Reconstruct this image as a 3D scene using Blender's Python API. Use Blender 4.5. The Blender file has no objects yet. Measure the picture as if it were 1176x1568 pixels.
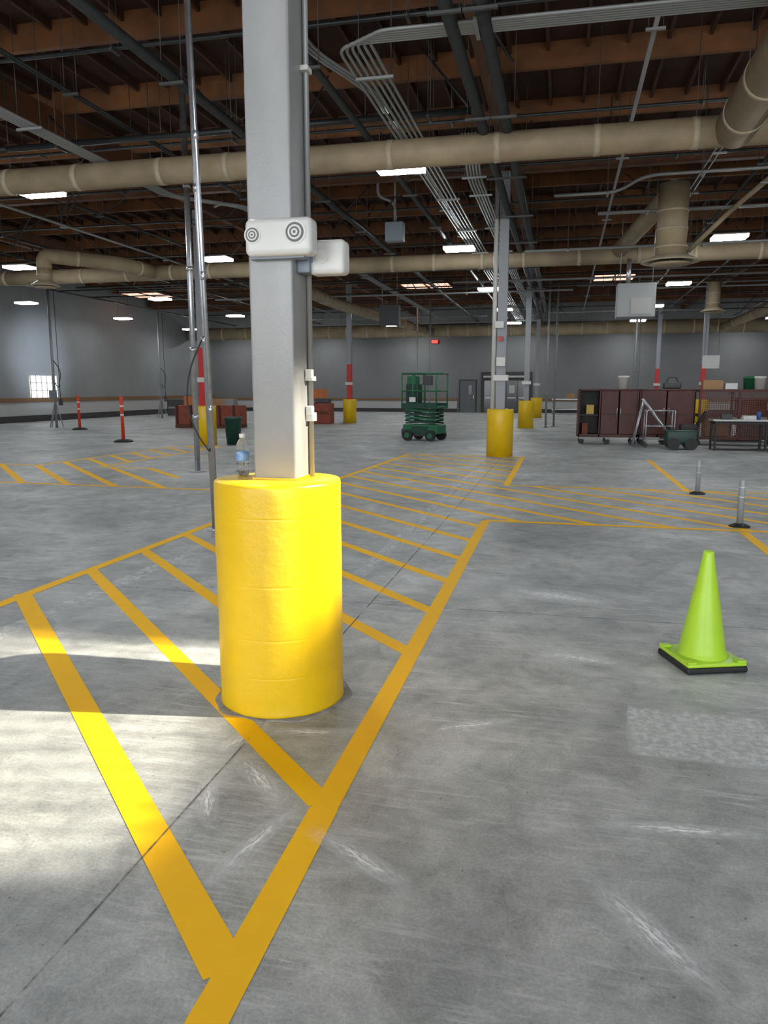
import bpy, bmesh, math, random
from mathutils import Vector, Matrix
random.seed(7)
C=bpy.context.scene.collection
sc=bpy.context.scene
sc.view_settings.view_transform='Standard'
sc.view_settings.look='None'
sc.view_settings.exposure=0.0

# ------------------------------------------------------------ materials
def mat(name,col,rough=0.5,metal=0.0,noise=0.0,nscale=8.0,bump=0.0,bscale=60.0,col2=None,spec=0.5,emis=None,estr=0.0,trans=0.0,alpha=1.0,bdist=0.01):
    m=bpy.data.materials.new(name); m.use_nodes=True
    nt=m.node_tree; N=nt.nodes; L=nt.links
    b=N['Principled BSDF']
    b.inputs['Base Color'].default_value=(*col,1)
    b.inputs['Roughness'].default_value=rough
    b.inputs['Metallic'].default_value=metal
    b.inputs['Specular IOR Level'].default_value=spec
    tc=N.new('ShaderNodeTexCoord')
    if noise>0 or col2:
        n=N.new('ShaderNodeTexNoise'); n.inputs['Scale'].default_value=nscale; n.inputs['Detail'].default_value=4
        n.inputs['Roughness'].default_value=0.6
        L.new(tc.outputs['Object'],n.inputs['Vector'])
        r=N.new('ShaderNodeValToRGB'); L.new(n.outputs['Fac'],r.inputs['Fac'])
        c2=col2 if col2 else tuple(min(1,c*(1+noise)) for c in col)
        c1=col if col2 else tuple(c*(1-noise) for c in col)
        r.color_ramp.elements[0].position=0.32; r.color_ramp.elements[1].position=0.68
        r.color_ramp.elements[0].color=(*c1,1); r.color_ramp.elements[1].color=(*c2,1)
        L.new(r.outputs['Color'],b.inputs['Base Color'])
    if bump>0:
        n2=N.new('ShaderNodeTexNoise'); n2.inputs['Scale'].default_value=bscale; n2.inputs['Detail'].default_value=5
        n2.inputs['Roughness'].default_value=0.6
        L.new(tc.outputs['Object'],n2.inputs['Vector'])
        bp=N.new('ShaderNodeBump'); bp.inputs['Strength'].default_value=bump; bp.inputs['Distance'].default_value=bdist
        L.new(n2.outputs['Fac'],bp.inputs['Height']); L.new(bp.outputs['Normal'],b.inputs['Normal'])
    if emis:
        b.inputs['Emission Color'].default_value=(*emis,1); b.inputs['Emission Strength'].default_value=estr
    if trans>0: b.inputs['Transmission Weight'].default_value=trans
    if alpha<1: b.inputs['Alpha'].default_value=alpha
    return m

M={}
M['yellow']=mat('yellow_paint',(0.76,0.49,0.004),0.36,noise=0.05,nscale=3.5,bump=0.5,bscale=30,bdist=0.004)
M['tape']=mat('yellow_floor_tape',(1.0,0.545,0.006),0.6,noise=0.03,nscale=9,bump=0.05,spec=0.25)
M['colgray']=mat('gray_satin_paint',(0.27,0.275,0.275),0.30,noise=0.06,nscale=3,bump=0.1,bscale=120)
M['colfar']=mat('column_gray_paint',(0.26,0.275,0.30),0.45)
M['red']=mat('red_paint',(0.50,0.02,0.02),0.4)
M['redorange']=mat('safety_orange',(0.70,0.06,0.02),0.45)
M['white']=mat('white_plastic',(0.62,0.62,0.59),0.4)
M['whitebox']=mat('white_enamel',(0.58,0.58,0.56),0.35)
M['darkgrey']=mat('dark_gray_plastic',(0.05,0.05,0.055),0.5)
M['black']=mat('black_rubber',(0.012,0.012,0.013),0.55)
M['steel']=mat('galvanized_steel',(0.50,0.52,0.55),0.33,metal=0.85,noise=0.15,nscale=12)
M['hanger']=mat('hanger_rod_steel',(0.08,0.08,0.08),0.5,metal=0.4)
M['conduit']=mat('conduit_gray',(0.27,0.28,0.28),0.45,metal=0.3)
M['blackpipe']=mat('black_iron_pipe',(0.018,0.021,0.022),0.4,noise=0.3,nscale=10)
M['duct']=mat('duct_beige',(0.32,0.25,0.155),0.6,noise=0.25,nscale=1.3,bump=0.8,bscale=4)
M['ductband']=mat('duct_band',(0.44,0.37,0.26),0.55,noise=0.1)
M['lime']=mat('lime_vinyl',(0.40,0.66,0.035),0.38,noise=0.05,nscale=6)
M['green']=mat('lift_green',(0.015,0.13,0.055),0.4)
M['greendk']=mat('dark_green',(0.01,0.05,0.035),0.45)
M['maroon']=mat('maroon_paint',(0.065,0.009,0.007),0.5,noise=0.25,nscale=3)
M['wood']=mat('glulam_wood',(0.10,0.035,0.010),0.7,noise=0.3,nscale=2.0)
M['woodlt']=mat('purlin_wood',(0.155,0.058,0.015),0.7,noise=0.4,nscale=1.2)
M['deck']=mat('roof_deck',(0.034,0.010,0.004),0.85,noise=0.4,nscale=1.2)
M['joist']=mat('joist_wood',(0.055,0.018,0.006),0.8,noise=0.25,nscale=3)
M['cardboard']=mat('cardboard',(0.36,0.21,0.10),0.8,noise=0.1)
M['brownred']=mat('brown_crate',(0.24,0.055,0.03),0.7,noise=0.25)
M['orangeitem']=mat('orange_tarp',(0.50,0.16,0.05),0.7,noise=0.2)
M['rail']=mat('wall_rail_wood',(0.17,0.09,0.04),0.6)
M['wallbase']=mat('wall_base_dark',(0.03,0.026,0.026),0.6)
M['wallwhite']=mat('wall_wainscot',(0.36,0.36,0.35),0.5)
M['door']=mat('door_gray',(0.08,0.09,0.10),0.45)
M['doorglass']=mat('door_glass_dark',(0.015,0.015,0.017),0.15)
M['hardware']=mat('door_hardware',(0.5,0.5,0.5),0.3,metal=0.9)
M['led']=mat('led_lens',(1,1,1),0.4,emis=(0.95,0.98,1.0),estr=52.0)
M['sky']=mat('skylight_pane',(1,1,1),0.4,emis=(1.0,0.55,0.38),estr=1.3)
M['sunpatch']=mat('sun_patch_glow',(1,1,1),0.4,emis=(1.0,0.93,0.8),estr=1.6)  # emission stands in for sunlight falling on the left wall
M['exit']=mat('exit_sign_red',(0.6,0.02,0.02),0.4,emis=(1,0.08,0.05),estr=1.2)
M['grille']=mat('speaker_grille',(0.11,0.11,0.11),0.5)
M['mountgray']=mat('bracket_gray',(0.18,0.215,0.26),0.4)
M['post']=mat('weathered_gray_plastic',(0.31,0.35,0.36),0.3)
M['yellowitem']=mat('yellow_machine',(0.6,0.38,0.02),0.4)
M['cap']=mat('bottle_cap_white',(0.7,0.7,0.7),0.4)
M['label']=mat('bottle_label',(0.06,0.22,0.55),0.4,col2=(0.30,0.45,0.65),nscale=40)
M['blue']=mat('blue_plastic',(0.03,0.10,0.35),0.4)
m=bpy.data.materials.new('clear_pet_plastic'); m.use_nodes=True; b=m.node_tree.nodes['Principled BSDF']
b.inputs['Base Color'].default_value=(0.9,0.93,0.93,1); b.inputs['Roughness'].default_value=0.06
b.inputs['Transmission Weight'].default_value=0.97; b.inputs['IOR'].default_value=1.2; M['pet']=m

def concrete():
    m=bpy.data.materials.new('polished_concrete'); m.use_nodes=True
    nt=m.node_tree; N=nt.nodes; L=nt.links; b=N['Principled BSDF']
    tc=N.new('ShaderNodeTexCoord')
    def noise(scale,detail=5,rough=0.6,dist=0.0,vec=None):
        n=N.new('ShaderNodeTexNoise'); n.inputs['Scale'].default_value=scale; n.inputs['Detail'].default_value=detail
        n.inputs['Roughness'].default_value=rough; n.inputs['Distortion'].default_value=dist
        L.new(vec if vec else tc.outputs['Object'],n.inputs['Vector']); return n.outputs['Fac']
    def ramp(f,stops):
        r=N.new('ShaderNodeValToRGB'); L.new(f,r.inputs['Fac'])
        e=r.color_ramp.elements
        def cc(c): return (*c,1) if isinstance(c,tuple) else (c,c,c,1)
        e[0].position=stops[0][0]; e[0].color=cc(stops[0][1])
        e[1].position=stops[-1][0]; e[1].color=cc(stops[-1][1])
        for p,c in stops[1:-1]:
            x=e.new(p); x.color=cc(c)
        return r.outputs['Color']
    def mix(t,f,a,c):
        x=N.new('ShaderNodeMix'); x.data_type='RGBA'; x.blend_type=t
        if isinstance(f,float): x.inputs[0].default_value=f
        else: L.new(f,x.inputs[0])
        for s,i in ((a,6),(c,7)):
            if isinstance(s,tuple): x.inputs[i].default_value=(*s,1)
            else: L.new(s,x.inputs[i])
        return x.outputs[2]
    big=ramp(noise(0.7,7,0.72,0.5),[(0.34,(0.255,0.273,0.275)),(0.5,(0.36,0.378,0.376)),(0.66,(0.53,0.55,0.542))])
    med=ramp(noise(4.2,7,0.72,0.6),[(0.3,0.64),(0.52,1.0),(0.72,1.28)])
    c=mix('MULTIPLY',1.0,big,med)
    fine=ramp(noise(90,4,0.8),[(0.3,0.74),(0.7,1.26)])
    c=mix('MULTIPLY',1.0,c,fine)
    def scuff(rot,sc_,s1,t0,t1,am,mscale):
        mp=N.new('ShaderNodeMapping'); L.new(tc.outputs['Object'],mp.inputs['Vector']); mp.inputs['Scale'].default_value=sc_; mp.inputs['Rotation'].default_value=(0,0,rot)
        sf=ramp(noise(s1,8,0.8,0.5,mp.outputs['Vector']),[(t0,0.0),(t1,am)])
        mk=ramp(noise(mscale,3,0.5),[(0.44,0.0),(0.58,1.0)])
        return mix('MULTIPLY',1.0,sf,mk)
    c=mix('MIX',scuff(0.5,(1.0,10,1),3.0,0.51,0.68,0.7,1.1),c,(0.68,0.70,0.70))
    c=mix('MIX',scuff(-0.7,(1.2,12,1),2.6,0.52,0.68,0.7,1.5),c,(0.68,0.70,0.70))
    v=N.new('ShaderNodeTexVoronoi'); v.inputs['Scale'].default_value=13; v.inputs['Randomness'].default_value=1; L.new(tc.outputs['Object'],v.inputs['Vector'])
    pit=ramp(v.outputs['Distance'],[(0.04,0.75),(0.08,0.0)])
    pm=ramp(noise(4,2),[(0.48,0.0),(0.53,1.0)])
    pit=mix('MULTIPLY',1.0,pit,pm)
    c=mix('MIX',pit,c,(0.09,0.09,0.09))
    L.new(c,b.inputs['Base Color'])
    rr=ramp(noise(1.6,4,0.6),[(0.3,0.40),(0.7,0.6)])
    L.new(rr,b.inputs['Roughness'])
    bp=N.new('ShaderNodeBump'); bp.inputs['Strength'].default_value=0.15; bp.inputs['Distance'].default_value=0.01
    L.new(noise(35,4,0.7),bp.inputs['Height']); L.new(bp.outputs['Normal'],b.inputs['Normal'])
    return m
M['concrete']=concrete()
def fademat(name,col,thr0,thr1,scale,amax=0.8,edge=True,stretch=(1,1,1),e0=0.30):
    m=bpy.data.materials.new(name); m.use_nodes=True; nt=m.node_tree; N=nt.nodes; L=nt.links; b=N['Principled BSDF']
    b.inputs['Base Color'].default_value=(*col,1); b.inputs['Roughness'].default_value=0.7
    tc=N.new('ShaderNodeTexCoord'); mp=N.new('ShaderNodeMapping'); mp.inputs['Scale'].default_value=stretch
    L.new(tc.outputs['Object'],mp.inputs['Vector'])
    n=N.new('ShaderNodeTexNoise'); n.inputs['Scale'].default_value=scale; n.inputs['Detail'].default_value=6; n.inputs['Roughness'].default_value=0.7
    L.new(mp.outputs['Vector'],n.inputs['Vector'])
    mr=N.new('ShaderNodeMapRange'); mr.inputs[1].default_value=thr0; mr.inputs[2].default_value=thr1; mr.inputs[4].default_value=amax
    L.new(n.outputs['Fac'],mr.inputs[0])
    out=mr.outputs[0]
    if edge:
        s=N.new('ShaderNodeSeparateXYZ'); L.new(tc.outputs['Generated'],s.inputs[0])
        for i in (0,1):
            a=N.new('ShaderNodeMath'); a.operation='SUBTRACT'; a.inputs[1].default_value=0.5; L.new(s.outputs[i],a.inputs[0])
            ab=N.new('ShaderNodeMath'); ab.operation='ABSOLUTE'; L.new(a.outputs[0],ab.inputs[0])
            r=N.new('ShaderNodeMapRange'); r.inputs[1].default_value=e0; r.inputs[2].default_value=0.5; r.inputs[3].default_value=1; r.inputs[4].default_value=0
            L.new(ab.outputs[0],r.inputs[0])
            mu=N.new('ShaderNodeMath'); mu.operation='MULTIPLY'; L.new(out,mu.inputs[0]); L.new(r.outputs[0],mu.inputs[1]); out=mu.outputs[0]
    L.new(out,b.inputs['Alpha'])
    return m

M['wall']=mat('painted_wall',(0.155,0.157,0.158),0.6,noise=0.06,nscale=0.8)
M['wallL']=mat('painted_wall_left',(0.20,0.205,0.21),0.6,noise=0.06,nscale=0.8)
def wiremesh_mat():
    m=bpy.data.materials.new('wire_mesh'); m.use_nodes=True; nt=m.node_tree; N=nt.nodes; L=nt.links; b=N['Principled BSDF']
    b.inputs['Base Color'].default_value=(0.10,0.03,0.02,1); b.inputs['Roughness'].default_value=0.5
    tc=N.new('ShaderNodeTexCoord'); s=N.new('ShaderNodeSeparateXYZ'); L.new(tc.outputs['Object'],s.inputs[0])
    o=[]
    for i in (0,2):
        a=N.new('ShaderNodeMath'); a.operation='MULTIPLY'; a.inputs[1].default_value=18; L.new(s.outputs[i],a.inputs[0])
        f=N.new('ShaderNodeMath'); f.operation='FRACT'; L.new(a.outputs[0],f.inputs[0])
        g=N.new('ShaderNodeMath'); g.operation='LESS_THAN'; g.inputs[1].default_value=0.3; L.new(f.outputs[0],g.inputs[0]); o.append(g)
    mx=N.new('ShaderNodeMath'); mx.operation='MAXIMUM'; L.new(o[0].outputs[0],mx.inputs[0]); L.new(o[1].outputs[0],mx.inputs[1])
    L.new(mx.outputs[0],b.inputs['Alpha']); return m
M['mesh']=wiremesh_mat()

# ------------------------------------------------------------ builder
class B:
    def __init__(s,name): s.name=name; s.bm=bmesh.new(); s.mats=[]
    def mi(s,k):
        if k not in s.mats: s.mats.append(k)
        return s.mats.index(k)
    def _fin(s,verts,k,Mx=None,smooth=False):
        if Mx is not None: bmesh.ops.transform(s.bm,matrix=Mx,verts=verts)
        i=s.mi(k); fs=set()
        for v in verts:
            for f in v.link_faces: fs.add(f)
        for f in fs: f.material_index=i; f.smooth=smooth
    def box(s,c,d,k,rz=0,bev=0,R=None,seg=2):
        r=bmesh.ops.create_cube(s.bm,size=1); vs=r['verts']
        bmesh.ops.scale(s.bm,vec=Vector(d),verts=vs)
        if bev>0:
            es=set(e for v in vs for e in v.link_edges)
            rb=bmesh.ops.bevel(s.bm,geom=list(es),offset=bev,segments=seg,profile=0.5,affect='EDGES')
            vs=list(set(v for f in rb['faces'] for v in f.verts)|set(v for v in vs if v.is_valid))
        Mx=Matrix.Translation(Vector(c))@(R if R else Matrix.Rotation(rz,4,'Z'))
        s._fin(vs,k,Mx,bev>0 and seg>2); return s
    def cyl(s,p0,p1,r0,k,r1=None,seg=20,caps=True):
        p0=Vector(p0);p1=Vector(p1);d=p1-p0
        if r1 is None:r1=r0
        r=bmesh.ops.create_cone(s.bm,cap_ends=caps,cap_tris=False,segments=seg,radius1=r0,radius2=r1,depth=d.length)
        vs=r['verts']; q=d.to_track_quat('Z','Y').to_matrix().to_4x4()
        s._fin(vs,k,Matrix.Translation((p0+p1)/2)@q)
        fs=set(f for v in vs for f in v.link_faces)
        for f in fs:
            if len(f.verts)==4: f.smooth=True
        return s
    def lathe(s,prof,c,k,seg=48,cap=True,wob=None,smooth=True):
        rings=[]
        for (r,z) in prof:
            ring=[]
            for i in range(seg):
                a=2*math.pi*i/seg; rr=r*(1+(wob(a,z) if wob else 0))
                ring.append(s.bm.verts.new((c[0]+rr*math.cos(a),c[1]+rr*math.sin(a),c[2]+z)))
            rings.append(ring)
        i0=s.mi(k)
        for a,b in zip(rings,rings[1:]):
            for i in range(seg):
                f=s.bm.faces.new((a[i],a[(i+1)%seg],b[(i+1)%seg],b[i])); f.material_index=i0; f.smooth=smooth
        if cap:
            f=s.bm.faces.new(rings[0][::-1]); f.material_index=i0
            f=s.bm.faces.new(rings[-1]); f.material_index=i0
        return s
    def tube(s,pts,r,k,seg=10,fillet=0.0):
        P=[Vector(p) for p in pts]
        if fillet>0 and len(P)>2:
            Q=[P[0]]
            for i in range(1,len(P)-1):
                a=(P[i-1]-P[i]);b=(P[i+1]-P[i]); fl=min(fillet,a.length*.49,b.length*.49)
                A=P[i]+a.normalized()*fl; Bq=P[i]+b.normalized()*fl
                for t in (0,.2,.4,.6,.8,1): Q.append(A*(1-t)**2+P[i]*2*t*(1-t)+Bq*t*t)
            Q.append(P[-1]); P=Q
        rings=[];prev=None
        i0=s.mi(k)
        for i,p in enumerate(P):
            t=((P[min(i+1,len(P)-1)]-P[i]).normalized()+(P[i]-P[max(i-1,0)]).normalized())
            t.normalize()
            up=Vector((0,0,1)) if abs(t.z)<.9 else Vector((1,0,0))
            if prev is None: x=t.cross(up).normalized()
            else: x=(prev-t*prev.dot(t)).normalized()
            prev=x; y=t.cross(x).normalized()
            rings.append([s.bm.verts.new(p+x*r*math.cos(2*math.pi*j/seg)+y*r*math.sin(2*math.pi*j/seg)) for j in range(seg)])
        for a,b in zip(rings,rings[1:]):
            for j in range(seg):
                f=s.bm.faces.new((a[j],a[(j+1)%seg],b[(j+1)%seg],b[j])); f.material_index=i0; f.smooth=True
        for rg in (rings[0],rings[-1][::-1]):
            f=s.bm.faces.new(rg); f.material_index=i0
        return s
    def poly(s,pts,k):
        f=s.bm.faces.new([s.bm.verts.new(p) for p in pts]); f.material_index=s.mi(k); return s
    def done(s,loc=None,rz=0):
        bmesh.ops.recalc_face_normals(s.bm,faces=s.bm.faces)
        me=bpy.data.meshes.new(s.name); s.bm.to_mesh(me); s.bm.free()
        for k in s.mats: me.materials.append(M[k])
        o=bpy.data.objects.new(s.name,me); C.objects.link(o)
        if loc: o.location=loc
        o.rotation_euler[2]=rz
        return o
def inst(o,loc,rz=0):
    n=bpy.data.objects.new(o.name.split('.')[0],o.data); C.objects.link(n); n.location=loc; n.rotation_euler[2]=rz; return n

# ------------------------------------------------------------ room shell
XL,XR,YN,YF,ZR=-24.0,20.0,-12.0,49.6,7.0
B('floor').box(((XL+XR)/2,(YN+YF)/2,-0.1),(XR-XL+.4,YF-YN+.4,0.2),'concrete').done()
B('ceiling').box(((XL+XR)/2,(YN+YF)/2,ZR+0.1),(XR-XL+.4,YF-YN+.4,0.2),'deck').done()
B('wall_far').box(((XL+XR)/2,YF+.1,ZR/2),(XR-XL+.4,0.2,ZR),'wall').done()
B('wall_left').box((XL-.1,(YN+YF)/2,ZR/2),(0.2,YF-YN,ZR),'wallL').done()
B('wall_right').box((XR+.1,(YN+YF)/2,ZR/2),(0.2,YF-YN,ZR),'wall').done()
w=B('wall_rear')
rear_openings=[(-14,-9),(-6,-1),(2,7),(10,15)]  # unseen openings added behind the camera for the daylight fill
xs=[XL]+[v for d in rear_openings for v in d]+[XR]
for i in range(0,len(xs),2): w.box(((xs[i]+xs[i+1])/2,YN-.1,ZR/2),(xs[i+1]-xs[i],0.2,ZR),'wall')
for d in rear_openings: w.box(((d[0]+d[1])/2,YN-.1,(4.5+ZR)/2),(d[1]-d[0],0.2,ZR-4.5),'wall')
w.done()
def wtrim(name,far):
    t=B(name)
    if far:
        segs=[(XL,-6.7),(-1.75,XR)]
        for a,b_ in segs:
            t.box(((a+b_)/2,YF-.02,0.12),(b_-a,0.04,0.24),'wallbase')
            t.box(((a+b_)/2,YF-.015,0.5),(b_-a,0.03,0.5),'wallwhite')
            t.box(((a+b_)/2,YF-.04,0.84),(b_-a,0.08,0.14),'rail')
    else:
        L_=YF-YN; cy=(YF+YN)/2
        t.box((XL+.02,cy,0.15),(0.04,L_-.2,0.3),'wallbase')
        t.box((XL+.015,cy,0.6),(0.03,L_-.2,0.6),'wallwhite')
        t.box((XL+.04,cy,1.0),(0.08,L_-.2,0.2),'rail')
    t.done()
wtrim('trim_far',True); wtrim('trim_left',False)

r=B('roof_purlins')
y=YN+1.0
while y<YF-0.3:
    r.box(((XL+XR)/2,y,ZR-.19),(XR-XL,0.10,0.38),'woodlt'); y+=2.44
r.done()
r=B('roof_joists')
x=XL+.4
while x<XR:
    r.box((x,(YN+YF)/2,ZR-.07),(0.05,YF-YN-.2,0.14),'joist'); x+=0.61
r.done()
r=B('glulam_beams')
for x in (-17.6,-9.45,-1.3,6.85,15.0):
    r.box((x,(YN+YF)/2,ZR-.38-.22),(0.17,YF-YN-.2,0.46),'wood')
for y in (6.5,17.2,30.0,41.0):
    r.box(((XL+XR)/2,y+.25,ZR-.38-.25),(XR-XL-.2,0.2,0.5),'wood')
r.done()
def skyl(n,x,y,sx,sy):
    t=B('window_%d'%n)
    t.box((x,y,ZR-.45),(sx,sy,0.02),'sky')
    for dx in (-sx/2,0,sx/2): t.box((x+dx,y,ZR-.25),(0.05,sy+.05,0.5),'joist')
    for dy in (-sy/2,sy/2): t.box((x,y+dy,ZR-.25),(sx+.05,0.05,0.5),'joist')
    t.done()
skyl(1,-6.7,37.9,2.4,2.2); skyl(2,2.1,37.0,1.8,2.2); skyl(3,-22.0,38.0,2.4,2.2)
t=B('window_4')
t.box((XL+.03,31.5,1.62),(0.03,1.9,1.0),'sunpatch')
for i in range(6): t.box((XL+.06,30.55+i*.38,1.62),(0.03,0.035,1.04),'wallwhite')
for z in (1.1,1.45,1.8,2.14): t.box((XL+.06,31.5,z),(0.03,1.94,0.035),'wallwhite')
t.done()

# ------------------------------------------------------------ floor tape
def strip(b,p,q,w=0.1,z=0.002,ext=0.0):
    p=Vector((p[0],p[1],0));q=Vector((q[0],q[1],0)); d=(q-p).normalized(); n=Vector((-d.y,d.x,0))*w/2
    p=p-d*ext;q=q+d*ext
    b.poly([(v.x,v.y,z) for v in (p-n,q-n,q+n,p+n)],'tape')
def clip_poly(poly,s):
    pts=[]
    for i in range(len(poly)):
        a=poly[i];b_=poly[(i+1)%len(poly)]
        fa=a[0]+a[1]-s; fb=b_[0]+b_[1]-s
        if (fa<0)!=(fb<0):
            t=fa/(fa-fb); pts.append((a[0]+(b_[0]-a[0])*t,a[1]+(b_[1]-a[1])*t))
    pts.sort(); return [(pts[i],pts[i+1]) for i in range(0,len(pts)-1,2)]
XA,XG=-0.81,-3.80
tp=B('floor_tape_hatching')
strip(tp,(-0.76,0.2),(-0.785,2.4),0.105); strip(tp,(-0.785,2.4),(XA,8.6),0.10)
strip(tp,(XG-.02,0.2),(XG,8.0),0.10); strip(tp,(XG,8.0),(-3.45,17.25),0.10)
strip(tp,(-3.45,17.2),(XA,17.1),0.10,0.0022)
strip(tp,(XA,17.1),(XA,11.9),0.10,0.002)
strip(tp,(XA,11.9),(12,11.7),0.09,0.0022)
strip(tp,(XA,8.6),(12,8.5),0.11,0.0022)
strip(tp,(-3.85,4.65),(-0.80,1.60),0.12,0.0026)
reg=[(XG,0.2),(XA,0.2),(XA,8.6),(12,8.5),(12,11.7),(XA,11.9),(XA,17.1),(-3.45,17.2),(XG,8.0)]
k=1
while 0.8+0.822*k<23:
    s_=0.8+0.822*k; k+=1
    for p,q in clip_poly(reg,s_):
        if abs(s_-2.444)<.05: q=(-1.62,s_+1.62)
        strip(tp,p,q,0.10 if s_<8 else 0.105,0.0012)
strip(tp,(1.85,16.9),(1.86,11.7),0.1,0.0018); strip(tp,(1.93,8.5),(1.93,2.0),0.1,0.0018)
tp.done()
tp=B('floor_tape_hatching')
reg=[(-14,10.6),(-5.1,10.35),(-7.6,12.95),(-8.75,13.0),(-8.75,18.4),(-9.95,18.4),(-10.15,13.0),(-14,13.2)]
for i in range(len(reg)):
    if i in (1,7): continue
    strip(tp,reg[i],reg[(i+1)%len(reg)],0.1,0.002)
s_=-3.0
while s_<11:
    for p,q in clip_poly(reg,s_): strip(tp,p,q,0.12,0.0012)
    s_+=0.83
tp.done()
def decal(name,pts,mkey,z):
    b=B(name); b.poly([(p[0],p[1],z) for p in pts],mkey); return b.done()
M['repair']=fademat('pale_repair_patch',(0.76,0.79,0.80),0.25,0.60,30,0.7,True,(1,1,1),0.42)
M['oldline']=fademat('removed_line_residue',(0.72,0.74,0.74),0.32,0.58,12,0.7,True)
M['scratch']=fademat('white_scuff',(0.92,0.94,0.96),0.36,0.56,9,1.0,True,(2,9,1),0.02)
M['jointm']=fademat('joint_dark',(0.08,0.08,0.08),0.38,0.58,6,0.7,False)
decal('floor_repair_patch',[(0.31,3.08),(0.92,3.05),(0.98,3.56),(0.36,3.60)],'repair',0.0009)
decal('floor_line_residue',[(-3.46,2.0),(-3.29,2.0),(-3.22,7.0),(-3.38,7.0)],'oldline',0.0009)
decal('floor_line_residue',[(-1.64,4.0),(-1.48,4.0),(-1.48,16.0),(-1.64,16.0)],'oldline',0.0008)
def scuff(x,y,rz,l,w_,z):
    o=decal('white_scuff_mark',[(-l,-w_),(l,-w_),(l,w_),(-l,w_)],'scratch',0); o.location=(x,y,z); o.rotation_euler[2]=rz
scuff(-0.58,2.14,-0.52,0.26,0.055,0.0032); scuff(-1.10,2.55,-0.75,0.28,0.07,0.0009); scuff(-1.30,2.85,1.3,0.22,0.07,0.001)
scuff(-0.95,2.15,1.35,0.3,0.05,0.0009); scuff(0.3,2.0,-0.9,0.35,0.07,0.0009); scuff(0.0,5.5,-0.3,0.6,0.2,0.0009); scuff(-1.05,2.97,0.2,0.25,0.05,0.0009)
scuff(-1.22,2.35,-1.1,0.2,0.05,0.0009); scuff(-0.35,3.2,0.5,0.3,0.05,0.0009); scuff(0.15,4.2,-0.2,0.4,0.1,0.0009); scuff(0.45,2.55,0.1,0.35,0.05,0.0009)
for x in (-1.27,4.8,-7.4): decal('floor_control_joint',[(x-.004,0.0),(x+.004,0.0),(x+.006,45),(x-.006,45)],'jointm',0.0028)
for y in (5.0,11.0,18.0): decal('floor_control_joint',[(-20,y-.005),(15,y-.005),(15,y+.005),(-20,y+.005)],'jointm',0.0006)

# ------------------------------------------------------------ main bollard + column
def wob(a,z): return 0.004*math.sin(3*a+z*4)+0.0025*math.sin(7*a+z*9)+0.0012*math.sin(13*a+z*23)
def bollard(name,c,R,H,fine=False):
    b=B(name)
    if fine:
        prof=[(R*1.012,0),(R*1.004,0.015)]
        zs=(0.19,0.37,0.62,0.93); z=0.05
        while z<H-.03:
            for q in zs:
                if abs(q-z)<.025:
                    prof+=[(R,q-.008),(R,q-.003),(R*0.9970,q),(R,q+.003),(R,q+.008)]; z=q+.03; break
            else:
                prof.append((R,z)); z+=.03
        prof+=[(R,H-.018),(R*.994,H-.007),(R*.975,H),(R*.5,H+.004),(R*.3,H+.004)]
    else: prof=[(R,0),(R,H-.03),(R*.96,H)]
    b.lathe(prof,c,'yellow',128 if fine else 28,True,wob if fine else None)
    return b
H0=1.08
BX,BY=-1.305,3.35
bollard('concrete_bollard',(BX,BY,0),0.300,H0,True).done()
CX,CY=-1.283,3.36
M['collar']=mat('collar_concrete',(0.26,0.26,0.25),0.8,noise=0.3,nscale=20,bump=0.5)
B('bollard_floor_collar').lathe([(0.335,0.0005),(0.325,0.003),(0.29,0.005)],(BX,BY,0),'collar',64,True,lambda a,z:0.03*math.sin(5*a)+0.02*math.sin(11*a)).done()
col=B('steel_column')
W=0.207
col.box((CX,CY,(H0+6.1)/2),(W,W,6.1-H0),'colgray',bev=0.012,seg=3)
col.cyl((CX+W/2+.013,CY+.085,H0),(CX+W/2+.013,CY+.085,6.0),0.013,'conduit')
for z in (1.36,1.38,1.55,2.9): 
    col.box((CX+W/2+.012,CY+.075,z),(0.045,0.06,0.02),'white')
for z in (1.40,1.57): col.box((CX+W/2+.02,CY+.05,z),(0.035,0.03,0.045),'white',bev=.005)
col.box((CX,CY,H0+.008),(W+.012,W+.012,0.012),'yellow')
col.done()
u=B('twin_speaker_unit')
uc=(CX+.075,CY-W/2-.050,2.145)
u.box(uc,(0.305,0.10,0.155),'whitebox',bev=0.026,seg=5)
def disc(u,p,n,r,k,kr):
    n=Vector(n).normalized();p=Vector(p)
    u.cyl(p-n*.01,p+n*.004,r*1.25,kr,seg=32); u.cyl(p-n*.01,p+n*.006,r,k,seg=32)
    for j in range(1,5):
        u.cyl(p-n*.01,p+n*(.006+.0012*j),r*(.9-.2*j+.06),kr if j%2 else k,seg=32)
disc(u,(uc[0]+.080,uc[1]-.050,uc[2]+.012),(0,-1,0),0.040,'grille','whitebox')
disc(u,(uc[0]-.112,uc[1]-.050,uc[2]+.008),(0,-1,0),0.030,'grille','whitebox')
u.box((uc[0]-.02,uc[1]+.02,uc[2]-.08),(0.25,0.06,0.01),'mountgray')
u.done()
u=B('wall_pack_sensor')
sx=CX+W/2
u.box((sx+.03,CY+.0,2.075),(0.06,0.09,0.12),'mountgray',bev=.006)
u.box((sx+.130,CY+.03,2.085),(0.17,0.10,0.150),'whitebox',bev=.022,seg=4)
u.cyl((sx+.11,CY-.02,2.085),(sx+.11,CY-.024,2.085),0.03,'white'); 
u.box((sx+.05,CY-.025,2.085),(0.035,0.012,0.05),'mountgray')
u.done()
bt=B('water_bottle')
bx,by=-1.522,3.44
pr=[(0.026,0),(0.031,0.006),(0.0315,0.04),(0.0295,0.046),(0.0315,0.052),(0.0315,0.065)]
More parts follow.
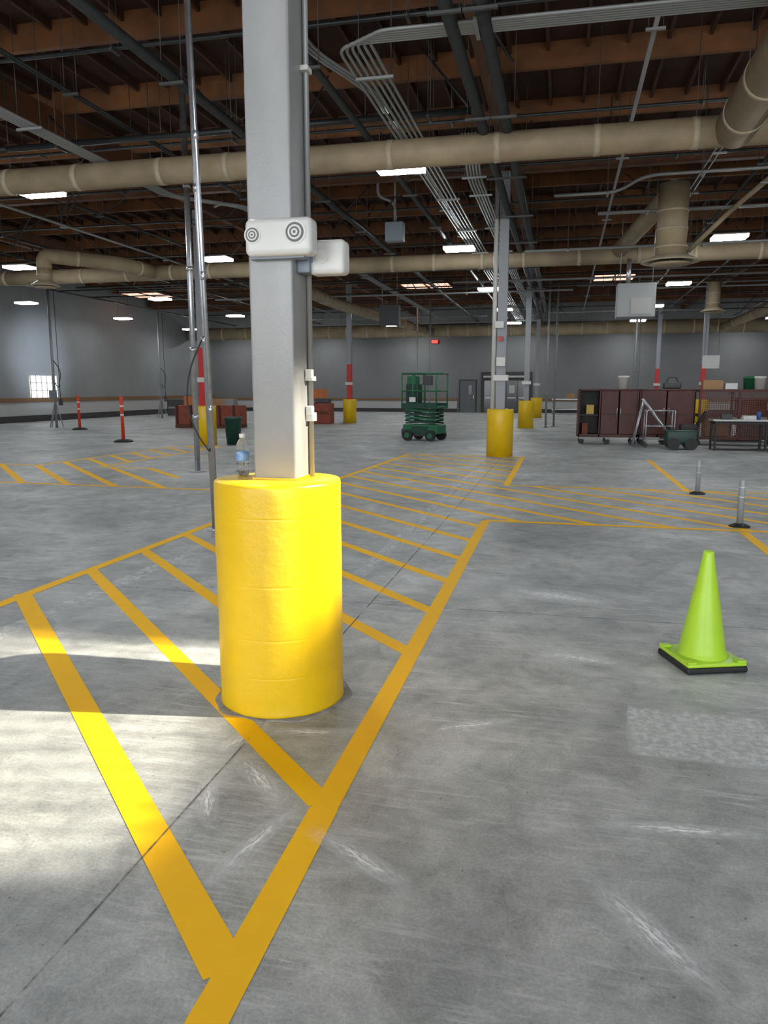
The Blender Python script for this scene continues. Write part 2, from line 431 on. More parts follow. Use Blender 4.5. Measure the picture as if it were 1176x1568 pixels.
bt.lathe(pr+[(0.031,0.115),(0.0315,0.122),(0.0315,0.135),(0.028,0.155),(0.018,0.172),(0.0125,0.180),(0.0125,0.186)],(bx,by,H0+.004),'pet',28)
bt.lathe([(0.0320,0.07),(0.0325,0.072),(0.0325,0.113),(0.0320,0.115)],(bx,by,H0+.004),'label',28,False)
bt.lathe([(0.0148,0.183),(0.0150,0.184),(0.0150,0.199),(0.0135,0.201)],(bx,by,H0+.004),'cap',20)
bt.done()

def colm(x,y,R=0.30,zr0=1.05,zr1=2.6,red=True,Hb=1.06,extra=False,w=0.2,boll=True):
    b=bollard('concrete_bollard',(x,y,0),R,Hb) if boll else None
    if b: b.done()
    c=B('steel_column'); z0=Hb if boll else 0
    top=6.1
    if red:
        c.box((x,y,(z0+zr1)/2),(w,w,zr1-z0),'red'); c.box((x,y,(zr1+top)/2),(w,w,top-zr1),'colfar')
    else: c.box((x,y,(z0+top)/2),(w,w,top-z0),'colfar')
    c.box((x,y-.12,1.75),(0.34,0.10,0.13),'whitebox',bev=.01)
    if extra:
        c.cyl((x-.17,y-.05,Hb),(x-.17,y-.05,6),0.05,'whitebox'); c.box((x,y-.16,2.1),(0.2,.12,.2),'whitebox',bev=.01)
        c.box((x-.05,y-.16,2.9),(0.2,.12,.15),'whitebox',bev=.01)
        c.box((x-.02,y-.16,2.6),(0.1,.1,.1),'red')
    c.done()
colm(-9.45,18.95); colm(-9.3,32.9); colm(-1.35,17.25,red=False,extra=True); colm(-1.36,30.05,red=False)
colm(-1.33,41.1,red=False); colm(6.1,36.5); colm(5.0,44.0); colm(-17.6,46.0)

# ------------------------------------------------------------ vertical poles
def pole(name,x,y,r,z1=6.9,base=True,mk='steel',coup=(1.2,3.4),lean=0.0):
    b=B(name); b.cyl((x,y,0),(x+lean*z1,y,z1),r,mk,seg=16)
    for z in coup: b.cyl((x+lean*z,y,z-.04),(x+lean*z,y,z+.04),r*1.3,mk,seg=16)
    if base: b.cyl((x,y,0),(x,y,.02),r*3,mk,seg=16)
    return b.done()
pole('conduit_drop',-6.50,12.66,0.05,coup=(1.0,2.2,3.6,5.0))
pole('conduit_drop',-3.43,7.06,0.022,6.9,True,'steel',(1.3,2.6,3.9),-0.020)
pole('conduit_drop',-3.60,7.35,0.028,6.9,True,'steel',(2.0,3.5),-0.018)
B('hanging_cable').tube([(-3.62,7.25,2.0),(-3.75,7.2,1.7),(-3.80,7.2,1.35),(-3.70,7.2,1.05),(-3.55,7.2,0.85),(-3.5,7.1,0.9)],0.008,'black',8,0.15).done()
for (x,y) in ((-19.4,26.1),(-20.4,36.0)):
    b=B('utility_drop')
    b.cyl((x,y,0),(x,y,5.4),0.05,'conduit',seg=12); b.cyl((x+.25,y,1.0),(x+.25,y,5.4),0.012,'black',seg=6)
    b.cyl((x-.3,y,0.02),(x,y,1.1),0.02,'conduit',seg=6); b.cyl((x+.3,y,0.02),(x,y,1.1),0.02,'conduit',seg=6); b.cyl((x,y-.3,0.02),(x,y,1.1),0.02,'conduit',seg=6)
    b.box((x,y-.1,1.3),(0.25,0.15,0.3),'mountgray'); b.box((x+.25,y,1.0),(.12,.1,.25),'darkgrey')
    b.tube([(x+.05,y,2.6),(x+.35,y,2.2),(x+.2,y,1.5),(x+.02,y,1.8)],0.015,'black',6,0.2)
    b.done()
for (x,y) in ((-7.2,38.0),(-6.2,36.0),(2.6,30.0),(3.0,33.0),(-0.6,30.5),(-0.3,31.5)):
    pole('conduit_drop',x,y,0.04,5.6,True,'conduit',(1.3,2.2))

# ------------------------------------------------------------ ducts
def duct(name,pts,r,bands=True,fil=0.4,step=1.3):
    b=B(name); b.tube(pts,r,'duct',24,fil)
    if bands:
        for p,q in zip(pts,pts[1:]):
            p=Vector(p);q=Vector(q);L_=(q-p).length;d=(q-p)/L_; s=.6+random.random()*.5
            while s<L_-.5:
                c=p+d*s; b.cyl(c-d*.05,c+d*.05,r*1.03,'ductband',seg=24,caps=True)
                if abs(d.z)<.5: b.cyl(c,(c.x,c.y,6.9),0.006,'hanger',seg=5)
                s+=step*(.85+random.random()*.4)
    return b
duct('air_duct',[(-23.8,11.8,5.0),(19,11.8,5.0)],0.205).done()
duct('air_duct',[(2.15,11.7,5.0),(2.15,3.0,5.05)],0.27).done()
duct('air_duct',[(-23.8,21.6,5.0),(19,21.6,5.0)],0.22).done()
duct('air_duct',[(-23.8,46.0,5.0),(19,46.0,5.0)],0.38).done()
duct('air_duct',[(-14.1,18.9,4.75),(-14.1,18.9,5.15),(-12.6,20.4,5.1),(-12.2,21.6,5.0)],0.2,True,0.4,0.9).done()
duct('air_duct',[(-9.0,21.6,5.0),(-9.0,30.0,4.9),(-7.8,45.8,4.9)],0.22).done()
duct('air_duct',[(8.5,21.6,5.0),(8.5,45.8,4.9)],0.22).done()
def diff(x,y,z,r,zt):
    b=B('ceiling_diffuser'); b.cyl((x,y,z),(x,y,zt),r,'duct',seg=28)
    for i in range(3): b.cyl((x,y,z+.15+.35*i),(x,y,z+.19+.35*i),r*1.04,'ductband',seg=28) if z+.2+.35*i<zt else None
    b.lathe([(r,0.02),(r*1.15,0.0),(r*1.9,-.10),(r*1.95,-.12),(r*1.6,-.12),(r*1.0,-.05)],(x,y,z),'ductband',32,False)
    b.lathe([(r*.3,-.10),(r*1.35,-.15),(r*1.4,-.17),(r*.2,-.17)],(x,y,z),'duct',32)
    b.cyl((x,y,z-.12),(x,y,z+.1),.02,'steel'); b.done()
diff(2.06,17.0,4.2,0.30,5.6); diff(-14.1,18.9,4.45,0.2,4.8)
duct('air_duct',[(2.06,17.0,5.5),(1.3,21.6,5.1)],0.2,False).done()
diff(-11.0,27.0,4.4,0.22,5.3); diff(5.2,30.0,4.4,0.22,5.3)

# ------------------------------------------------------------ pipes
def pipes(name,lines,r,mk,hang=True,fil=0.3,step=3.0):
    b=B(name)
    for pts in lines:
        b.tube(pts,r,mk,10,fil)
    if hang:
        pts=lines[len(lines)//2]
        for p,q in zip(pts,pts[1:]):
            p=Vector(p);q=Vector(q);L_=(q-p).length
            if L_<1 or abs((q-p).z)>1: continue
            d=(q-p)/L_; s=1.0
            n=Vector((-d.y,d.x,0)); hw=len(lines)*r*1.4+.04
            while s<L_:
                c=p+d*s
                for sg in (-1,1): b.cyl(c+n*hw*sg-Vector((0,0,r)),(c.x+n.x*hw*sg,c.y+n.y*hw*sg,6.9),0.006,'hanger',seg=5)
                b.box((c.x,c.y,c.z-r-.015),(2*hw+.06,0.04,0.03),'conduit' if mk!='blackpipe' else 'hanger',rz=math.atan2(n.y,n.x))
                s+=step
    return b.done()
pipes('sprinkler_main_pipe',[[(-1.25,3.9,5.2),(-1.25,48,5.2)]],0.075,'blackpipe')
pipes('sprinkler_main_pipe',[[(-0.91,3.9,5.2),(-0.91,48,5.2)]],0.075,'blackpipe')
pipes('sprinkler_pipe',[[(-3.0,2,5.25),(-3.0,48,5.25)]],0.05,'blackpipe')
pipes('sprinkler_pipe',[[(-4.76,2,5.25),(-4.76,48,5.25)]],0.065,'blackpipe')
pipes('sprinkler_pipe',[[(-9.0,11.35,5.38),(-1.4,11.35,5.38)]],0.05,'blackpipe')
pipes('sprinkler_pipe',[[(-23,11.35,5.3),(-9.0,11.35,5.38)]],0.05,'blackpipe')
ls=[]
for i in range(6):
    o_=i*0.048
    ls.append([(15,8.95-o_,5.2),(-2.55+o_*1.6+.0,8.55-o_,5.2),(-2.55+o_*1.6,48,5.2)])
pipes('conduit_bundle',ls,0.019,'conduit')
ls=[]
for i in range(5):
    o_=i*0.055
    ls.append([(-1.75+o_,13.0,5.6),(-1.75+o_,14.0,5.15),(-1.75+o_,48,5.15)])
pipes('conduit_bundle',ls,0.021,'conduit')
ls=[]
for i in range(3):
    o_=i*0.06
    ls.append([(-3.3+o_,3,5.7),(-3.3+o_,9.8,5.7),(-2.75+o_,10.6,5.5),(-2.75+o_,24,5.5)])
pipes('conduit_bundle',ls,0.02,'conduit')
ls=[]
for i in range(5):
    o_=i*0.055
    ls.append([(-7.65+o_,3,5.2),(-7.65+o_,14,5.2),(-6.6+o_,15.2,5.2),(-6.6+o_,40,5.2)])
pipes('conduit_bundle',ls,0.02,'conduit')
pipes('conduit_bundle',[[(-6.9+i*.06,3,5.6),(-6.9+i*.06,30,5.6)] for i in range(2)],0.02,'blackpipe')
pipes('conduit_bundle',[[(-0.3,15.7,5.2),(0.9,15.7,5.2),(1.3,15.2,5.35),(14,15.0,5.35)]],0.03,'conduit')
pipes('conduit_bundle',[[(0.6,17.5,5.2),(14,17.5,5.2)],[(0.6,17.4,5.2),(14,17.4,5.2)]],0.025,'conduit')
pipes('conduit_bundle',[[(-1.0,19.0,4.75),(14,19.4,4.9)]],0.03,'conduit')
pipes('conduit_bundle',[[(2.6,6.0,5.9),(2.6,20,5.9)],[(2.7,6.0,5.9),(2.7,20,5.9)]],0.02,'conduit')
pipes('conduit_bundle',[[(3.6,14.5,5.3),(3.2,17.5,5.1),(2.4,17.8,4.3)]],0.05,'duct')
for y in (7.4,9.8,13.6,16.4,19.6,24.4,26.8,31.7,34.2,39,44):
    pipes('sprinkler_branch_pipe',[[(-23,y,6.0),(18,y,6.0)]],0.028,'blackpipe',True,0,4.0)
random.seed(3)
for i in range(22):
    y=random.uniform(23,46); x0=random.uniform(-22,6); x1=x0+random.uniform(5,14)
    n=random.choice((1,2,3)); z=random.uniform(4.7,5.7)
    pipes('conduit_run',[[(x0,y+j*.07,z),(min(x1,18),y+j*.07,z)] for j in range(n)],0.024,random.choice(('conduit','conduit','blackpipe')),True,0,4.5)
for x in (-20.5,-17.0,-14.8,-12.2,-10.8,0.9,3.4,5.0,9.0,12.0):
    pipes('conduit_run',[[(x,6+random.random()*10,5.5+random.random()*.3),(x,46,5.5)]],0.03,random.choice(('conduit','blackpipe')),True,0,5)
b=B('sway_braces')
for i in range(60):
    x=random.uniform(-18,12); y=random.uniform(9,42); a=random.choice((-1,1))
    b.cyl((x,y,5.2),(x+a*random.uniform(.8,1.6),y+random.uniform(-.4,.4),6.6),0.018,'blackpipe',seg=6)
b.done()
b=B('ceiling_cables')
for i in range(36):
    x=random.uniform(-16,10);y=random.uniform(9,38); L_=random.uniform(1.5,4)
    pts=[(x+L_*t,y+random.uniform(-.1,.1),6.2-1.1*(1-(2*t-1)**2)*random.uniform(.6,1)) for t in (0,.2,.4,.6,.8,1)]
    b.tube(pts,0.012,'black',6)
b.done()

# ------------------------------------------------------------ LED lights
def ledfix():
    b=B('led_high_bay_light')
    b.box((0,0,0.055),(0.78,0.52,0.03),'whitebox',bev=.008)
    b.box((0,0,0.085),(0.5,0.12,0.04),'conduit')
    b.box((-.0,0,0.010),(0.75,0.49,0.06),'led')
    for sx_ in (-.3,.3): b.cyl((sx_,0,.07),(sx_*.9,0,1.9),0.004,'hanger',seg=5)
    return b
pos=[]
for y in (-8.9,-2.2,5.1,12.55,19.8,27.8,34.9,42.0,47.5):
    for x in (-21.7,-15.6,-9.35,-2.68,3.68,10.2):
        pos.append((x,y))
first=None
for (x,y) in pos:
    if first is None: first=ledfix().done(loc=(x,y,5.0))
    else: inst(first,(x,y,5.0))

b=B('hanging_unit_heater'); 
x,y=1.75,21.0
b.box((x,y,3.75),(0.95,0.55,0.85),'conduit',bev=.02); b.box((x+.12,y-.29,3.6),(0.5,.02,.4),'wallwhite')
for dx in (-.4,.4): b.cyl((x+dx,y,4.1),(x+dx,y,6.9),.012,'steel',seg=6)
b.cyl((x-.2,y,4.1),(x-.2,y,4.8),.06,'steel'); b.done()
b=B('hanging_junction_box'); x,y=-3.87,17.6
b.box((x,y,5.05),(0.42,0.25,0.42),'mountgray',bev=.01); b.cyl((x,y,5.2),(x,y,6.9),.02,'conduit'); b.tube([(x,y,5.3),(x,y,5.7),(x-.4,y,5.85),(x-.4,y,6.5)],.035,'conduit',8,.15); b.done()
b=B('hanging_junction_box'); x,y=-6.8,30
b.box((x,y,4.4),(0.8,0.3,0.8),'darkgrey',bev=.01); b.cyl((x-.3,y,4.7),(x-.3,y,6.9),.02,'conduit'); b.cyl((x+.3,y,4.7),(x+.3,y,6.9),.02,'conduit'); b.done()
b=B('hanging_sign'); x,y=5.6,32
b.box((x,y,2.55),(0.62,0.02,0.5),'whitebox'); 
for dx in (-.25,.25): b.cyl((x+dx,y,2.8),(x+dx,y,6.9),.006,'hanger',seg=5)
b.done()
b=B('exit_sign'); b.box((-8.2,49.45,4.55),(0.4,0.08,0.2),'exit'); b.box((-8.2,49.52,4.55),(0.44,0.1,0.24),'darkgrey'); b.done()

# ------------------------------------------------------------ doors far wall
d=B('door_1')
d.box((-6.0,YF-.05,1.05),(1.15,0.10,2.15),'wallbase'); d.box((-6.0,YF-.08,1.03),(1.0,0.08,2.05),'door')
d.box((-5.85,YF-.13,1.45),(0.2,0.03,0.6),'doorglass'); d.box((-5.62,YF-.14,1.0),(0.04,0.05,0.2),'hardware'); d.done()
d=B('door_2')
x0,x1=-5.15,-1.9
d.box(((x0+x1)/2,YF-.05,1.3),(x1-x0,0.1,2.6),'wallbase')
for i in range(4):
    xc=x0+.2+(i+.5)*(x1-x0-.4)/4
    d.box((xc,YF-.11,1.05),(0.68,0.05,2.0),'doorglass'); d.box((xc,YF-.14,0.95),(0.5,0.03,0.04),'hardware')
    if i in(1,2): d.box((xc,YF-.145,1.5),(0.35,0.02,0.5),'wallwhite')
d.box(((x0+x1)/2,YF-.14,2.3),(x1-x0-.3,0.04,0.12),'wallwhite'); d.done()

# ------------------------------------------------------------ traffic cone
c=B('traffic_cone')
c.box((0,0,0.0175),(0.345,0.345,0.035),'black',bev=.012)
c.box((0,0,0.045),(0.335,0.335,0.022),'lime',bev=.010,seg=3)
c.lathe([(0.138,0.055),(0.130,0.066),(0.122,0.085),(0.030,0.605),(0.029,0.625),(0.024,0.635),(0.018,0.635),(0.016,0.60)],(0,0,0),'lime',48)
for sx_ in(-1,1):
    for sy_ in (-1,1): c.box((sx_*.14,sy_*.14,.06),(0.05,0.05,0.012),'lime',bev=.004)
c.done(loc=(0.805,4.28,0),rz=0.34)

for (x,y,h_) in ((1.96,11.55,0.5),(1.96,8.85,0.53)):
    b=B('delineator_post'); b.lathe([(0.11,0),(0.11,0.012),(0.07,0.03),(0.045,0.04)],(0,0,0),'black',24)
    b.lathe([(0.034,0.03),(0.034,h_-.02),(0.028,h_),(0.022,h_)],(0,0,0),'post',24)
    b.lathe([(0.0355,h_*.62),(0.0355,h_*.64)],(0,0,0),'white',24,False); b.lathe([(0.0355,h_*.82),(0.0355,h_*.84)],(0,0,0),'white',24,False); b.done(loc=(x,y,0))
for (x,y) in ((-17.6,25.0),(-12.26,19.4)):
    b=B('orange_stanchion'); b.lathe([(0.28,0),(0.28,0.03),(0.2,0.07),(0.06,0.09)],(0,0,0),'black',8)
    b.lathe([(0.05,0.08),(0.045,1.18),(0.05,1.2),(0.05,1.26),(0.02,1.3)],(0,0,0),'redorange',20)
    for z in (0.75,1.0): b.lathe([(0.052,z),(0.052,z+.05)],(0,0,0),'white',20,False)
    b.done(loc=(x,y,0))

# ------------------------------------------------------------ scissor lift
s=B('scissor_lift')
L_,Wd=1.12,0.74
for sx_ in(-1,1):
    for sy_ in(-1,1): 
        s.cyl((sx_*.38,sy_*(Wd/2-.06),.16),(sx_*.38,sy_*(Wd/2+.03),.16),.16,'black',seg=24)
        s.cyl((sx_*.38,sy_*(Wd/2-.0),.16),(sx_*.38,sy_*(Wd/2+.04),.16),.08,'green',seg=16)
s.box((0,0,.34),(L_,Wd-.1,.26),'green',bev=.02); s.box((0,-Wd/2+.03,.33),(0.5,.03,.18),'greendk'); s.box((0,0,.20),(0.5,Wd-.2,.12),'darkgrey')
s.box((-L_/2-.03,0,.25),(0.1,Wd-.2,.2),'darkgrey',bev=.02)
for lv in range(4):
    z0=.50+lv*.11
    for sy_ in(-.28,.28):
        s.box((0,sy_,z0+.05),(1.0,.035,.05),'green' if lv%2 else 'greendk',R=Matrix.Rotation(.075,4,'Y')); s.box((0,sy_+.04*(1 if sy_<0 else -1),z0+.05),(1.0,.035,.05),'greendk',R=Matrix.Rotation(-.075,4,'Y'))
s.box((0,0,.98),(L_+.05,Wd,.07),'green',bev=.01); 
s.box((0,-Wd/2,1.03),(L_+.05,.02,.14),'greendk'); s.box((0,Wd/2,1.03),(L_+.05,.02,.14),'greendk')
hx=L_/2
for px in(-hx,-.2,.2,hx):
    for py in(-Wd/2,Wd/2): s.cyl((px,py,.98),(px,py,1.95),.022,'green',seg=8)
for z in(1.45,1.95):
    for py in(-Wd/2,Wd/2): s.cyl((-hx,py,z),(hx,py,z),.022,'green',seg=8)
    for px in(-hx,hx): s.cyl((px,-Wd/2,z),(px,Wd/2,z),.022,'green',seg=8)
s.box((.32,-Wd/2-.06,1.75),(.25,.16,.28),'darkgrey',bev=.01); s.box((-.3,-.1,1.35),(.4,.3,.6),'greendk',bev=.02); s.box((-.2,-Wd/2-.02,1.2),(.2,.02,.14),'white')
s.box((-.38,0,1.75),(.28,.3,.25),'green',bev=.02)
s.done(loc=(-3.95,22.1,0),rz=-0.3)

# ------------------------------------------------------------ job-site cabinets
def cabinet(x0,x1,y,h_,open_left=False):
    b=B('jobsite_cabinet'); d_=.75; z0=.2; xc=(x0+x1)/2; w_=x1-x0
    b.box((xc,y+d_-.03,z0+(h_-z0)/2),(w_,.04,h_-z0),'maroon'); b.box((xc,y+d_/2,h_-.02),(w_,d_,.05),'maroon',bev=.01); b.box((xc,y+d_/2,z0+.04),(w_,d_,.08),'maroon')
    for x in(x0+.02,x1-.02): b.box((x,y+d_/2,z0+(h_-z0)/2),(.04,d_,h_-z0),'maroon')
    b.box((x0+w_*.36,y+d_/2,z0+(h_-z0)/2),(.03,d_,h_-z0),'maroon')
    if open_left:
        b.box((x0+w_*.18,y+.4,.8),(w_*.32,.5,.03),'darkgrey'); b.box((x0+w_*.18,y+.66,.85),(w_*.33,.02,1.2),'black'); b.box((x0+w_*.2,y+.3,.95),(.2,.2,.25),'yellowitem'); b.box((x0+w_*.12,y+.3,.42),(.15,.2,.3),'brownred')
        b.box((x0-.02,y-.22,z0+(h_-z0)/2),(.04,.5,h_-z0-.1),'maroon',bev=.008)
        a0=x0+w_*.37
    else: a0=x0+.03
    n=2
    for i in range(n):
        wa=(x1-.03-a0)/n; xx=a0+wa*(i+.5)
        b.box((xx,y-.01,z0+(h_-z0)/2+.02),(wa-.03,.04,h_-z0-.14),'maroon',bev=.008); b.cyl((xx+(wa*.4 if i==0 else -wa*.4),y-.06,.75),(xx+(wa*.4 if i==0 else -wa*.4),y-.06,1.0),.012,'hardware',seg=6)
        b.box((xx,y-.033,h_*.55),(wa*.7,.01,.02),'black')
    for x in(x0+.1,xc,x1-.1):
        for yy in(y+.1,y+d_-.1): b.cyl((x-.0,yy-.03,.08),(x,yy+.03,.08),.08,'black',seg=14); b.box((x,yy,.17),(.1,.08,.06),'conduit')
    return b.done()
cabinet(0.45,2.02,21.5,1.5,True); cabinet(2.06,3.45,21.7,1.5)
def bucket(x,y,z,k='white',r=.15,h_=.36):
    b=B('plastic_bucket'); b.lathe([(r*.85,0),(r,h_*.85),(r*1.06,h_*.86),(r*1.06,h_*.92),(r,h_*.93),(r,h_)],(x,y,z),k,24); b.done()
bucket(1.62,21.85,1.505); bucket(5.15,22.2,1.48); bucket(4.9,22.3,1.48,'green')
b=B('tool_bag'); b.box((2.9,22.0,1.6),(0.45,0.3,0.18),'darkgrey',bev=.04,seg=3); b.tube([(2.75,22,1.68),(2.8,22,1.82),(3.0,22,1.82),(3.05,22,1.68)],.012,'black',6,.05); b.done()
def cage(x0,x1,y,h_,d_=.9):
    b=B('wire_cage_cart'); xs_=(x0,(x0+x1)/2,x1)
    for x in xs_:
        for yy in(y,y+d_): b.box((x,yy,.12+(h_-.12)/2),(.06,.06,h_-.12),'maroon')
    for z in(.2,.8,h_):
        for yy in(y,y+d_): b.box(((x0+x1)/2,yy,z),(x1-x0,.05,.06),'maroon')
        for x in(x0,x1): b.box((x,y+d_/2,z),(.05,d_,.06),'maroon')
    b.box(((x0+x1)/2,y,.12+(h_-.12)/2),(x1-x0,.004,h_-.2),'mesh'); b.box(((x0+x1)/2,y+d_/2,.22),(x1-x0,d_,.03),'darkgrey')
    b.box((x0+.5,y+.45,.5),(.6,.5,.5),'cardboard'); b.box((x1-.5,y+.45,.45),(.7,.5,.42),'darkgrey'); b.box((x1-.6,y+.45,1.05),(.7,.5,.4),'brownred')
    b.box(((x0+x1)/2,y+d_/2,h_+.02),(x1-x0,d_,.03),'maroon')
    for x in(x0,x1):
        for yy in(y,y+d_): b.cyl((x,yy-.03,.07),(x,yy+.03,.07),.07,'black',seg=12)
    return b.done()
cage(3.6,5.55,21.7,1.46); cage(5.75,7.6,21.9,1.46)
b=B('cardboard_boxes'); b.box((3.95,22.2,1.62),(.5,.4,.24),'cardboard'); b.box((4.4,22.1,1.58),(.3,.3,.16),'whitebox'); b.box((6.2,22.2,1.65),(.6,.5,.3),'cardboard'); b.done()
b=B('work_table'); x,y=4.3,20.3
b.box((x,y,.74),(1.3,.7,.04),'whitebox',bev=.008); b.box((x,y,.68),(1.2,.6,.06),'black'); b.box((x,y,.22),(1.1,.5,.03),'black')
for dx in(-.58,.58):
    for dy in(-.28,.28): b.box((x+dx,y+dy,.36),(.05,.05,.72),'black')
b.done()
b=B('table_clutter'); b.box((4.0,20.3,.83),(.25,.2,.13),'darkgrey',bev=.01); b.box((4.5,20.2,.81),(.3,.2,.10),'whitebox',bev=.01); b.cyl((4.75,20.3,.76),(4.75,20.3,.95),.05,'blue'); b.done()
b=B('work_table'); x,y=5.9,20.6
b.box((x,y,.8),(1.3,.7,.05),'darkgrey'); b.box((x,y,.3),(1.2,.6,.04),'darkgrey')
for dx in(-.6,.6):
    for dy in(-.3,.3): b.box((x+dx,y+dy,.39),(.05,.05,.78),'black')
b.done()
b=B('yellow_generator'); b.box((5.45,20.6,1.05),(.55,.4,.4),'yellowitem',bev=.03,seg=3); b.box((5.45,20.38,1.02),(.35,.04,.2),'black'); b.tube([(5.2,20.6,1.2),(5.2,20.6,1.4),(5.7,20.6,1.4),(5.7,20.6,1.2)],.02,'black',8,.08); b.done()
b=B('floor_scrubber'); x,y=2.95,20.2
b.box((x,y,.32),(.75,.5,.36),'greendk',bev=.06,seg=3); b.box((x+.15,y,.55),(.4,.4,.16),'black',bev=.04,seg=3); b.cyl((x-.2,y-.28,.15),(x-.2,y-.22,.15),.15,'black'); b.cyl((x+.22,y-.28,.15),(x+.22,y-.22,.15),.15,'black')
b.cyl((x+.22,y+.22,.15),(x+.22,y+.28,.15),.15,'black');b.cyl((x-.2,y+.22,.15),(x-.2,y+.28,.15),.15,'black'); b.tube([(x+.3,y-.15,.5),(x+.55,y-.15,.95),(x+.55,y+.15,.95),(x+.3,y+.15,.5)],.02,'black',8,.08); b.done()
b=B('utility_cart'); x,y=2.5,20.9
for dx in(-.35,.35):
    for dy in(-.25,.25): b.cyl((x+dx,y+dy,.1),(x+dx,y+dy,.95),.015,'steel',seg=8); b.cyl((x+dx,y+dy-.02,.06),(x+dx,y+dy+.02,.06),.06,'black',seg=12)
for z in(.2,.55,.95):
    for i in range(9): b.cyl((x-.35+i*.0875,y-.25,z),(x-.35+i*.0875,y+.25,z),.008,'steel',seg=5)
    for dy in(-.25,.25): b.cyl((x-.35,y+dy,z),(x+.35,y+dy,z),.012,'steel',seg=6)
b.done()
b=B('step_ladder'); 
for dy in (0,.32): b.cyl((3.0,20.75+dy,.02),(2.05,20.75+dy,1.25),.028,'steel',seg=8)
for i in range(6):
    t=.1+i*.15; b.box((3.0-.95*t,20.91,.02+1.23*t),(.07,.32,.02),'steel')
for dy in (0.02,.30): b.cyl((1.85,20.75+dy,.02),(2.08,20.75+dy,1.2),.02,'steel',seg=8)
b.done()

b=B('equipment_crate'); 
b.box((-13.5,27.6,.5),(2.6,1.0,.75),'brownred',bev=.02); b.box((-13.5,27.6,.06),(2.6,1.0,.12),'wood'); 
for i in range(5): b.box((-14.7+i*.6,27.08,.5),(.08,.04,.78),'maroon')
b.box((-14.1,27.6,1.05),(.8,.6,.35),'orangeitem'); b.box((-13.1,27.6,1.0),(.7,.6,.25),'cardboard'); b.box((-12.6,27.5,1.0),(.4,.4,.25),'conduit'); b.done()
b=B('equipment_crate'); b.box((-11.4,29.6,.55),(1.1,.9,1.1),'brownred',bev=.02); b.box((-11.4,29.13,.55),(1.0,.03,.08),'conduit'); b.box((-11.4,29.13,.85),(1.0,.03,.08),'conduit'); b.box((-11.5,29.6,1.2),(.5,.5,.2),'whitebox'); b.done()
b=B('trash_bin'); b.lathe([(.18,0),(.24,.68),(.26,.69),(.26,.74),(.24,.75),(.2,.75)],(-8.75,19.2,0),'greendk',24); b.done()
b=B('pallet_stack'); 
for i in range(8): b.box((-11.0,33.2,.07+i*.14),(1.1,1.0,.03),'cardboard'); [b.box((-11.0+dx,33.2,.0+i*.14+.035),(.09,1.0,.07),'cardboard') for dx in(-.5,0,.5)]
b.box((-11.0,33.2,1.3),(.9,.8,.4),'orangeitem'); b.done()
b=B('storage_crate'); b.box((-10.2,31.8,.45),(.8,.7,.9),'brownred',bev=.02); b.box((-10.2,31.8,1.0),(.6,.5,.2),'darkgrey',bev=.02); b.box((-10.2,31.43,.5),(.7,.03,.1),'wood'); b.done()
b=B('storage_crate'); b.box((-20.8,38.6,.5),(1.1,.7,.9),'darkgrey',bev=.02); b.box((-20.8,38.24,.5),(.9,.03,.1),'conduit'); b.done()
b=B('rolling_cart'); x,y=0.2,47
b.box((x,y,.9),(1.6,.7,.06),'steel'); b.box((x,y,.3),(1.6,.7,.05),'steel')
for dx in(-.75,.75):
    for dy in(-.3,.3): b.cyl((x+dx,y+dy,.0),(x+dx,y+dy,.9),.03,'steel',seg=8)
b.box((x+.3,y,1.1),(.5,.4,.3),'cardboard'); b.done()

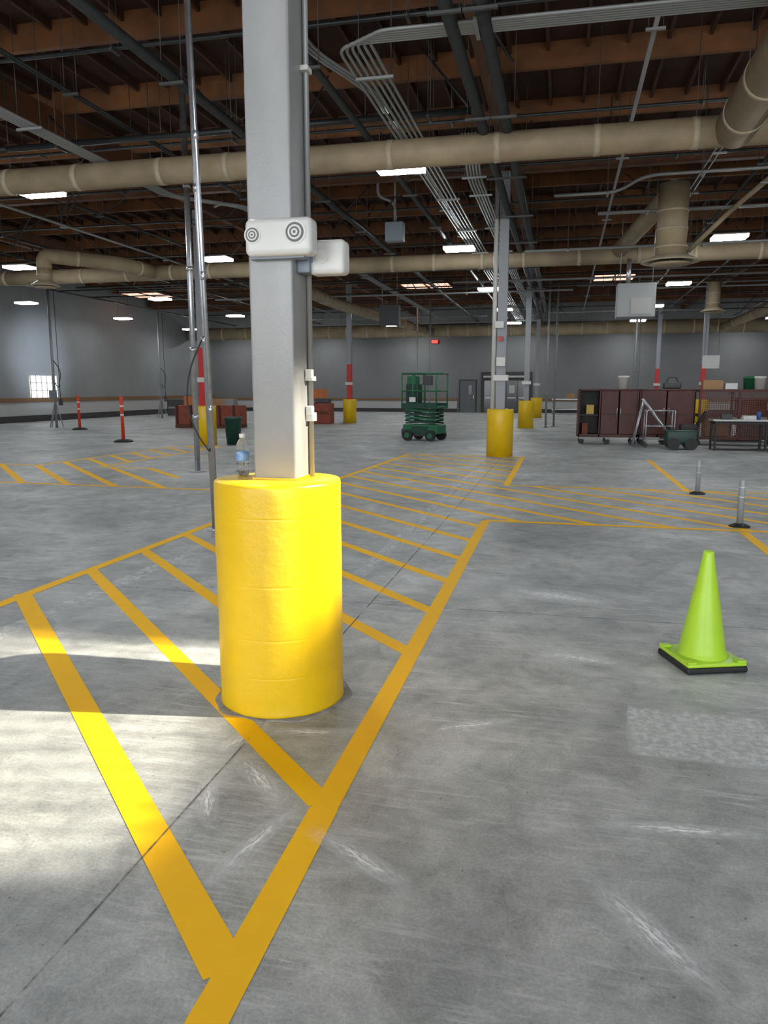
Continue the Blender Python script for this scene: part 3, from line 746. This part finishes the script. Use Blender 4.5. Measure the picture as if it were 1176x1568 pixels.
# ------------------------------------------------------------ lights
def area(name,loc,rot,sx,sy,power,col):
    l=bpy.data.lights.new(name,'AREA'); l.shape='RECTANGLE'; l.size=sx; l.size_y=sy; l.energy=power; l.color=col
    o=bpy.data.objects.new(name,l); C.objects.link(o); o.location=loc; o.rotation_euler=rot; return o
for i,dk in enumerate(rear_openings):
    area('rear_daylight_fill',((dk[0]+dk[1])/2,YN,2.3),(math.radians(90),0,0),4.8,4.3,660,(0.96,0.98,1.0))  # area lamps added out of view to fill the foreground with daylight
def spot(name,loc,target,power,ang,blend,col,size,mask=None):
    l=bpy.data.lights.new(name,'SPOT'); l.energy=power; l.spot_size=ang; l.spot_blend=blend; l.color=col; l.shadow_soft_size=size
    o=bpy.data.objects.new(name,l); C.objects.link(o); o.location=loc
    o.rotation_euler=(Vector(target)-Vector(loc)).to_track_quat('-Z','Y').to_euler()
    if mask:
        l.use_nodes=True; nt=l.node_tree; N=nt.nodes; L=nt.links
        em=[n for n in N if n.type=='EMISSION'][0]
        tc=N.new('ShaderNodeTexCoord'); s_=N.new('ShaderNodeSeparateXYZ'); L.new(tc.outputs['Normal'],s_.inputs[0])
        def mth(op,a,b_=None):
            n=N.new('ShaderNodeMath'); n.operation=op
            for i,v in enumerate((a,b_)):
                if v is None: continue
                if isinstance(v,(int,float)): n.inputs[i].default_value=v
                else: L.new(v,n.inputs[i])
            return n.outputs[0]
        def mr(v,a,b_,c_,d_):
            n=N.new('ShaderNodeMapRange'); n.interpolation_type='SMOOTHSTEP'; L.new(v,n.inputs[0])
            for i,x in enumerate((a,b_,c_,d_)): n.inputs[i+1].default_value=x
            return n.outputs[0]
        uu=mth('DIVIDE',s_.outputs[0],s_.outputs[2]); vv=mth('DIVIDE',s_.outputs[1],s_.outputs[2])
        hu,hv,so=mask
        st=mr(mth('SINE',mth('MULTIPLY',uu,330)),-1,1,0.72,1.2)
        f=mth('MULTIPLY',mr(mth('ABSOLUTE',uu),hu-so,hu+so,1,0),mr(mth('ABSOLUTE',vv),hv-so,hv+so,1,0))
        f=mth('MULTIPLY',f,st); L.new(f,em.inputs['Strength'])
    return o
tgt=Vector((-2.34,2.78,0)); dirv=Vector((math.cos(math.radians(38))*.985,math.cos(math.radians(38))*.17,math.sin(math.radians(38))))
spot('low_sun_beam',tuple(tgt+dirv*8.0),tuple(tgt),8200,math.radians(28),0.1,(1.0,0.90,0.72),0.05,(0.138,0.070,0.022))
spot('wall_sun_glow',(-17,30.5,3.2),(XL,31.3,2.9),2200,math.radians(42),1.0,(0.72,0.86,1.0),0.5)

wd=bpy.data.worlds.new('world'); sc.world=wd; wd.use_nodes=True
wd.node_tree.nodes['Background'].inputs[0].default_value=(0.75,0.85,1.0,1); wd.node_tree.nodes['Background'].inputs[1].default_value=0.6

cd=bpy.data.cameras.new('camera'); cam=bpy.data.objects.new('camera',cd); C.objects.link(cam); sc.camera=cam
cd.sensor_fit='VERTICAL'; cd.sensor_height=32.0; cd.lens=1150/1568*32.0
cam.location=(0,0,1.5)
cam.rotation_euler=(math.radians(90)-math.atan(188/1150.),0,math.radians(13.2))
cd.clip_end=200
